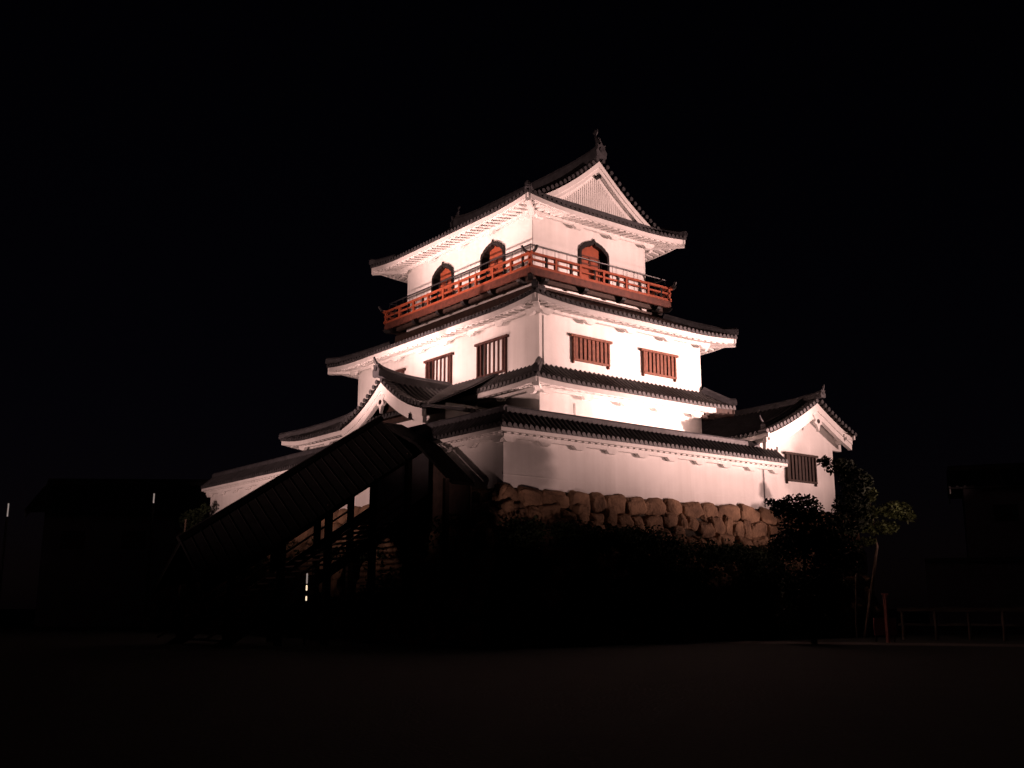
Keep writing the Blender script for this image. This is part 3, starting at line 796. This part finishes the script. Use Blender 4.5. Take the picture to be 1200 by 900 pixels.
# ================================================================== COVERED STAIR
cs_ = empty('covered_stair', (18, 36.3, .25), 'dark roofed wooden stairway climbing to the castle wall, left of the stone base', 'covered stairway')
SL = .65
ez = lambda x: 6.16 + SL * (x - 19.86)
fz = lambda x: ez(x) - 2.25
Ye, Yr, Yf = 33.8, 36.3, 38.8
xa, xb = 13.6, 21.55
rfm = MB()
for y0, y1, z_a, z_b in ((Ye, Yr, 0, 1.75), (Yr, Yf, 1.75, 0)):
    p = [V((xa, y0, ez(xa) + z_a)), V((xb, y0, ez(xb) + z_a)), V((xb, y1, ez(xb) + z_b)), V((xa, y1, ez(xa) + z_b))]
    rfm.extrude(p, (0, 0, -.12))
    n = 24
    for k in range(n + 1):
        x = xa + (xb - xa) * k / n
        rfm.beam((x, y0, ez(x) + z_a + .02), (x, y1, ez(x) + z_b + .01), .05, .035)
sr = rfm.build('roof', M['bark'], cs_)
rg = MB(); rg.beam((xa - .1, Yr, ez(xa) + 1.8), (xb + .05, Yr, ez(xb) + 1.84), .26, .2); rg.build('ridge_board', M['bark'], sr)
for x in (14.6, 16.4, 18.2, 20.04, 21.55):
    for y in (34.1, 38.5):
        pm_ = MB(); pm_.box((x - .11, y - .11, .2), (x + .11, y + .11, ez(x) + .12)); pm_.build('post', M['wood'], cs_)
lr = MB(); lp_ = [(38.8, 7.2), (36.3, 8.93), (33.6, 7.75), (31.15, 6.05)]
for (y0, z0_), (y1, z1_) in zip(lp_, lp_[1:]):
    lr.extrude([(21.56, y0, z0_), (22.58, y0, z0_), (22.58, y1, z1_), (21.56, y1, z1_)], (0, 0, -.12))
lr.build('landing_roof', M['bark'], cs_)
lr = MB(); lr.extrude([(22.5, 31.3, 4.4), (22.5, 38.4, 4.4), (22.5, 38.4, 7.3), (22.5, 36.3, 8.75), (22.5, 33.6, 7.6), (22.5, 31.3, 6.0)], (.07, 0, 0)); lr.build('landing_boards', M['wood'], cs_)
for x, y in ((21.45, 31.35),):
    lr = MB(); lr.box((x - .09, y - .09, .2), (x + .09, y + .09, 6.15)); lr.build('post', M['wood'], cs_)
st = MB(); n = 26
x0s, x1s = 13.75, 22.6
for k in range(n):
    x = x0s + (x1s - x0s) * k / n; dx = (x1s - x0s) / n
    st.box((x, 34.25, fz(x) + .03), (x + dx + .03, 38.35, fz(x) + .09))
st.beam((x0s, 34.2, fz(x0s) - .1), (x1s, 34.2, fz(x1s) - .1), .08, .36); st.beam((x0s, 38.4, fz(x0s) - .1), (x1s, 38.4, fz(x1s) - .1), .08, .36)
st.build('steps', M['wood'], cs_)
for y in (34.1, 38.5):
    rl = MB()
    for hgt, t in ((.92, .10), (.52, .07)):
        rl.beam((13.8, y, fz(13.8) + hgt), (21.5, y, fz(21.5) + hgt), .07, t)
    rl.build('handrail', M['brownred'], cs_)
for a, b in ((20.2, 21.42), (21.7, 22.6)):
    pn = MB(); y = 34.12
    pn.extrude([(a, y, fz(a) + .25), (b, y, fz(b) + .25), (b, y, ez(b) - .22), (a, y, ez(a) - .22)], (0, .05, 0)); pn.build('side_panel', M['panel'], cs_)
lp = empty('glow_strip', (17.34, 33.9, .25), 'thin broken strip of warm light standing under the covered stair', 'lamp', 'narrow glowing strips')  # made-up strip on a post, standing in for a lit door gap
po = MB(); po.box((17.31, 33.95, .25), (17.37, 34.0, 2.85)); po.build('post', M['metal'], lp)
for z0, z1, m in ((2.37, 2.72, 'dimstrip'), (2.13, 2.31, 'lamp'), (1.78, 1.93, 'lamp')):
    e = MB(); e.box((17.315, 33.93, z0), (17.365, 33.948, z1)); e.build('light_strip', M[m], lp)

for p_, hgt, lab in (((22.77, 65.9, 7.95), .62, 'short upright lit strip beside the dim gate building, nearer the keep'), ((16.43, 75.5, 7.4), .9, 'thin upright strip of grey light at the far left edge')):
    t_ = empty('glow_strip', (p_[0], p_[1], .25), lab, 'lamp', 'narrow glowing strips')  # made-up glowing strips on posts, standing in for distant lit slits
    q = MB(); q.box((p_[0] - .07, p_[1] + .01, .25), (p_[0] + .07, p_[1] + .12, p_[2] + hgt)); q.build('post', M['metal'], t_)
    q = MB(); q.box((p_[0] - .04, p_[1] - .02, p_[2]), (p_[0] + .04, p_[1], p_[2] + hgt - .02)); q.build('light_strip', M['dimstrip'], t_)

# ================================================================== TREES AND SHRUBS
def leaves(mb, centre, rad, n, size, shape=1.0):
    c = V(centre)
    for _ in range(n):
        d = V((random.gauss(0, 1), random.gauss(0, 1), random.gauss(0, 1))).normalized()
        r = random.random() ** .4
        p = c + V((d.x * rad[0], d.y * rad[1], d.z * rad[2])) * r
        a = V((random.gauss(0, 1), random.gauss(0, 1), random.gauss(0, .6))).normalized(); b = a.orthogonal().normalized()
        b = (b * math.cos(random.random() * 6.3) + a.cross(b) * math.sin(random.random() * 6.3))
        s = size * random.uniform(.6, 1.3)
        mb.face([p - a * s, p + b * s * .45, p + a * s, p - b * s * .45])
def tree(name, loc, label, trunks, clumps, m, size, dens, group=None):
    t = empty(name, loc, label, 'tree', group)
    for pts, r0, r1 in trunks:
        b = MB(); b.tube([V(loc) + V(p) for p in pts], r0, 8, r1); b.build('trunk', M['trunk'], t, smooth=True)
    c = MB()
    for p, rad in clumps:
        leaves(c, V(loc) + V(p), rad, int(dens * rad[0] * rad[2] * 3), size)
    c.build('crown', m, t)
    return t
FR = V((F.y, -F.x, 0))
def at(px, py, d):
    """place by viewing direction when laying out the planting plan"""
    x = (px - 600) / 1222; p = R(PITCH)
    y = (450 - py) / 1222
    ray = F * math.cos(p) + V((0, 0, math.sin(p))) + FR * x + (V((0, 0, math.cos(p))) - F * math.sin(p)) * y
    return V((0, 0, 1.6)) + ray * (d / ray.dot(F))
def clump_at(base, px, py, d, r):
    p = at(px, py, d) - base; return ((p.x, p.y, p.z), r)
tb = V((32.3, 23.7, .25)); TD = 38.5
cl = [clump_at(tb, x, y, TD + dd, tuple(1.26 * q for q in r)) for x, y, dd, r in (
    (935, 597, 0, (.75, .75, .45)), (955, 622, 0, (1.1, 1, .6)), (925, 640, -.2, (.6, .6, .5)), (975, 650, 0, (1.0, .9, .75)), (998, 600, .2, (.55, .6, .7)),
    (984, 547, .3, (.42, .5, .27)), (1003, 566, .3, (.5, .5, .45)), (916, 596, -.1, (.34, .34, .25)), (903, 588, -.1, (.16, .2, .10)), (966, 541, .2, (.22, .25, .16)), (950, 690, 0, (.9, .9, .6)), (940, 725, 0, (.8, .8, .5)))]
tree('broadleaf_tree', tb, 'dark bushy tree in silhouette against the white right-hand annex', [([(0, 0, 0), (.1, .1, 1.0), (-.1, .2, 2.6), (.1, .1, 4.2)], .13, .03), ([(.05, .05, .9), (.7, -.4, 2.8), (1.2, -.8, 5.2)], .08, .02)], cl, M['leafdark'], .085, 900)
tb = V((39.75, 26.6, .25)); TD = 46
cl = [clump_at(tb, x, y, TD + dd, r) for x, y, dd, r in (
    (1010, 600, 0, (.8, .8, .38)), (1048, 598, 0, (.85, .8, .4)), (1030, 618, -.1, (.9, .9, .33)), (1022, 580, 0, (.28, .3, .33)), (1012, 574, 0, (.16, .2, .28)),
    (1062, 606, 0, (.42, .4, .24)), (994, 622, 0, (.5, .45, .22)), (1015, 635, -.1, (.55, .5, .2)))]
b0 = V((0, 0, 0)); b1 = at(1028, 640, 46) - tb; bt = at(1020, 590, 46) - tb
tree('garden_tree', tb, 'small open-crowned tree with pale slender trunk beside the red post', [([(0, 0, 0), b1 * .5 + V((.05, 0, .1)), b1, (b1 + bt) / 2, bt], .08, .03)], cl, M['leaf'], .10, 520)
sp = empty('tree_stake', tb + V((-.45, .1, 0)), 'thin pale wooden stake leaning beside the small open-crowned tree', 'stake')
q = MB(); q.tube([tb + V((-.45, .1, 0)), tb + V((-.30, .05, 2.4)), tb + V((-.22, 0, 3.2))], .045, 7, .04); q.build('pole', M['pale'], sp)
tie = MB(); tie.tube([tb + V((-.32, .06, 2.1)), tb + V((.05, 0, 2.12))], .03, 6); tie.build('tie', M['pale'], sp)

sb = MB(); random.seed(21)
k = 0
while k < 520:
    px = random.uniform(575, 1010); yb = 628 + max(0, (px - 600)) * .07
    if px > 905: yb = 690
    fr = random.random() ** 1.5
    x = 23.2 + (px - 590) / 330 * 15.6
    z = .25 + (1 - fr) * (4.05 if px < 760 else 3.6 if px < 900 else 2.2) * (1 if random.random() < .9 else .6)
    y = 30.1 - batter(z) - .25 - random.uniform(0, .5)
    s = random.uniform(.35, .8)
    if noise.noise(V((x * .55, z * .8, 3))) > .22: k += 1; continue
    leaves(sb, (x, y, z), (s, s * .55, s * .7), int(190 * s), .085)
    k += 1
k = 0
while k < 90:
    y = random.uniform(30, 60); z = random.uniform(.3, 4.6); x = 23.1 - batter(z) - .3
    s = random.uniform(.4, .9); leaves(sb, (x, y, z), (s * .55, s, s * .7), int(120 * s), .1); k += 1
tag(sb.build('shrubbery', M['leafdark']), 'dark leafy shrubs and creepers covering the lower stone base', 'shrubs', kind='stuff')
# pine sprig that overlaps the far left wall
tb = V((21.2, 56.5, .25))
cl = [((.9, .2, 6.3), (.4, .7, .4)), ((1.0, -.5, 6.6), (.25, .5, .3)), ((.7, .9, 6.0), (.5, .8, .6)), ((.6, 0, 5.2), (.5, 1.0, .7))]
tree('broadleaf_tree', tb, 'dark shrubby treetop at the far left end of the white wall', [([(0, 0, 0), (.1, 0, 3), (.1, -.2, 6)], .14, .05)], cl, M['leafdark'], .10, 700)

# ================================================================== SMALL THINGS ON THE RIGHT
ps = empty('marker_post', (35.7, 22.9, .25), 'slender red-brown post standing at the path edge below the small tree', 'post')
q = MB(); q.box((35.64, 22.84, .25), (35.76, 22.96, 2.0)); q.build('shaft', M['post'], ps, bevel=.01)
q = MB(); q.extrude([(35.62, 22.82, 2.0), (35.78, 22.82, 2.0), (35.78, 22.98, 2.0), (35.62, 22.98, 2.0)], (0, 0, .05)); q.build('cap', M['post'], ps)
sg = empty('notice_board', (36.5, 23.5, .25), 'low red-brown notice board behind the red-brown post', 'notice board')
d = (FR - F * .1).normalized(); c = V((36.5, 23.5, 0))
q = MB(); q.extrude([c - d * .42 + V((0, 0, .5)), c + d * .42 + V((0, 0, .5)), c + d * .42 + V((0, 0, 1.15)), c - d * .42 + V((0, 0, 1.15))], F * .05); q.build('board', M['sign'], sg)
for s in (-.34, .34):
    q = MB(); b = c + d * s + F * .09; q.box(b + V((-.03, -.03, .25)), b + V((.03, .03, 1.1))); q.build('leg', M['wood'], sg)
fe = empty('wooden_fence', (41, 22.7, .25), 'low wooden rail fence along the lawn at the far right', 'fence')
fa_, fb_ = V((39.6, 24.9, 0)), V((44.6, 15.5, 0)); fd = (fb_ - fa_).normalized()
q = MB(); q.beam(fa_ + V((0, 0, 1.45)), fb_ + V((0, 0, 1.45)), .14, .16); q.beam(fa_ + V((0, 0, .85)), fb_ + V((0, 0, .85)), .1, .1); q.build('rails', M['pale'], fe)
for k in range(9):
    p = fa_ + fd * (k * 1.25 + .2); q = MB(); q.tube([p + V((0, 0, .25)), p + V((0, 0, 1.38))], .075, 8); q.build('post', M['pale'], fe)

# far-right roofed wall corner with a lit eave tip
def far_building(name, loc, ang, wd, dp, zw, zr_, label, tipmat='plaster', wallmat='wall_far'):
    b = empty(name, loc, label, 'building')
    ca, sa = math.cos(ang), math.sin(ang)
    T = lambda x, y, z: V((loc[0] + x * ca - y * sa, loc[1] + x * sa + y * ca, z))
    m = MB(); m.extrude([T(0, 0, .25), T(wd, 0, .25), T(wd, 0, zw), T(0, 0, zw)], T(0, dp, 0) - T(0, 0, 0)); m.build('wall', M[wallmat], b)
    o = .9; r = MB()
    for y0, y1 in ((-o, dp / 2), (dp + o, dp / 2)):
        r.extrude([T(-o, y0, zw - .05), T(wd + o, y0, zw - .05), T(wd + o, y1, zr_), T(-o, y1, zr_)], (0, 0, .14))
        n = int((wd + 2 * o) / .5)
        for k in range(n + 1):
            x = -o + (wd + 2 * o) * k / n; r.tube([T(x, y0, zw + .1), T(x, y1, zr_ + .15)], .09, 6)
    ro = r.build('roof', M['tile'], b)
    g_ = MB()
    for x in (0, wd):
        g_.extrude([T(x, 0, zw), T(x, dp, zw), T(x, dp / 2, zr_ - .05)], (T(.12, 0, 0) - T(0, 0, 0)) * (1 if x == 0 else -1))
    g_.build('gable', M[wallmat], b)
    f = MB()
    for y0, y1 in ((-o, dp / 2), (dp + o, dp / 2)):
        f.extrude([T(-o - .03, y0, zw - .4), T(-o - .03, y0, zw - .06), T(-o - .03, y1, zr_ - .06), T(-o - .03, y1, zr_ - .45)], T(.08, 0, 0) - T(0, 0, 0))
    f.build('bargeboard', M[tipmat], ro)
    rr_ = MB(); rr_.sweep([T(-o, dp / 2, zr_ + .1), T(wd + o, dp / 2, zr_ + .1)], RIDGE); rr_.build('ridge_cap', M['ridge'], ro)
    for k in range(3):
        wm = MB(); x = wd * (k + .5) / 3
        wm.extrude([T(x - .8, -.06, zw - 2.4), T(x + .8, -.06, zw - 2.4), T(x + .8, -.06, zw - 1.2), T(x - .8, -.06, zw - 1.2)], T(0, .1, 0) - T(0, 0, 0)); wm.build('window', M['wood'], b)
    return b
far_building('roofed_hall', (72.5, 39.5, .25), R(-60), 16, 6, 9.9, 11.5, 'dim roofed hall with one pale eave corner beyond the right-hand trees')
far_building('gate_building', (18.5, 74.5, .25), R(-35), 12, 5, 7.7, 9.8, 'dim low gate building with pale plaster wall at far left')

# boundary wall far right, low
bw = empty('boundary_wall', (71, 36, .25), 'low roofed boundary wall in the darkness right of the small tree', 'wall')
q = MB(); a, b = V((69.5, 41.2, 0)), V((76, 30, 0)); q.beam(a + V((0, 0, 2.4)), b + V((0, 0, 2.4)), .4, 4.3); q.build('wall', M['wall_far'], bw)
q = MB(); q.beam(a + V((0, 0, 4.75)), b + V((0, 0, 4.75)), 1.1, .3); q.build('coping', M['tile'], bw)

scn.render.film_transparent = False
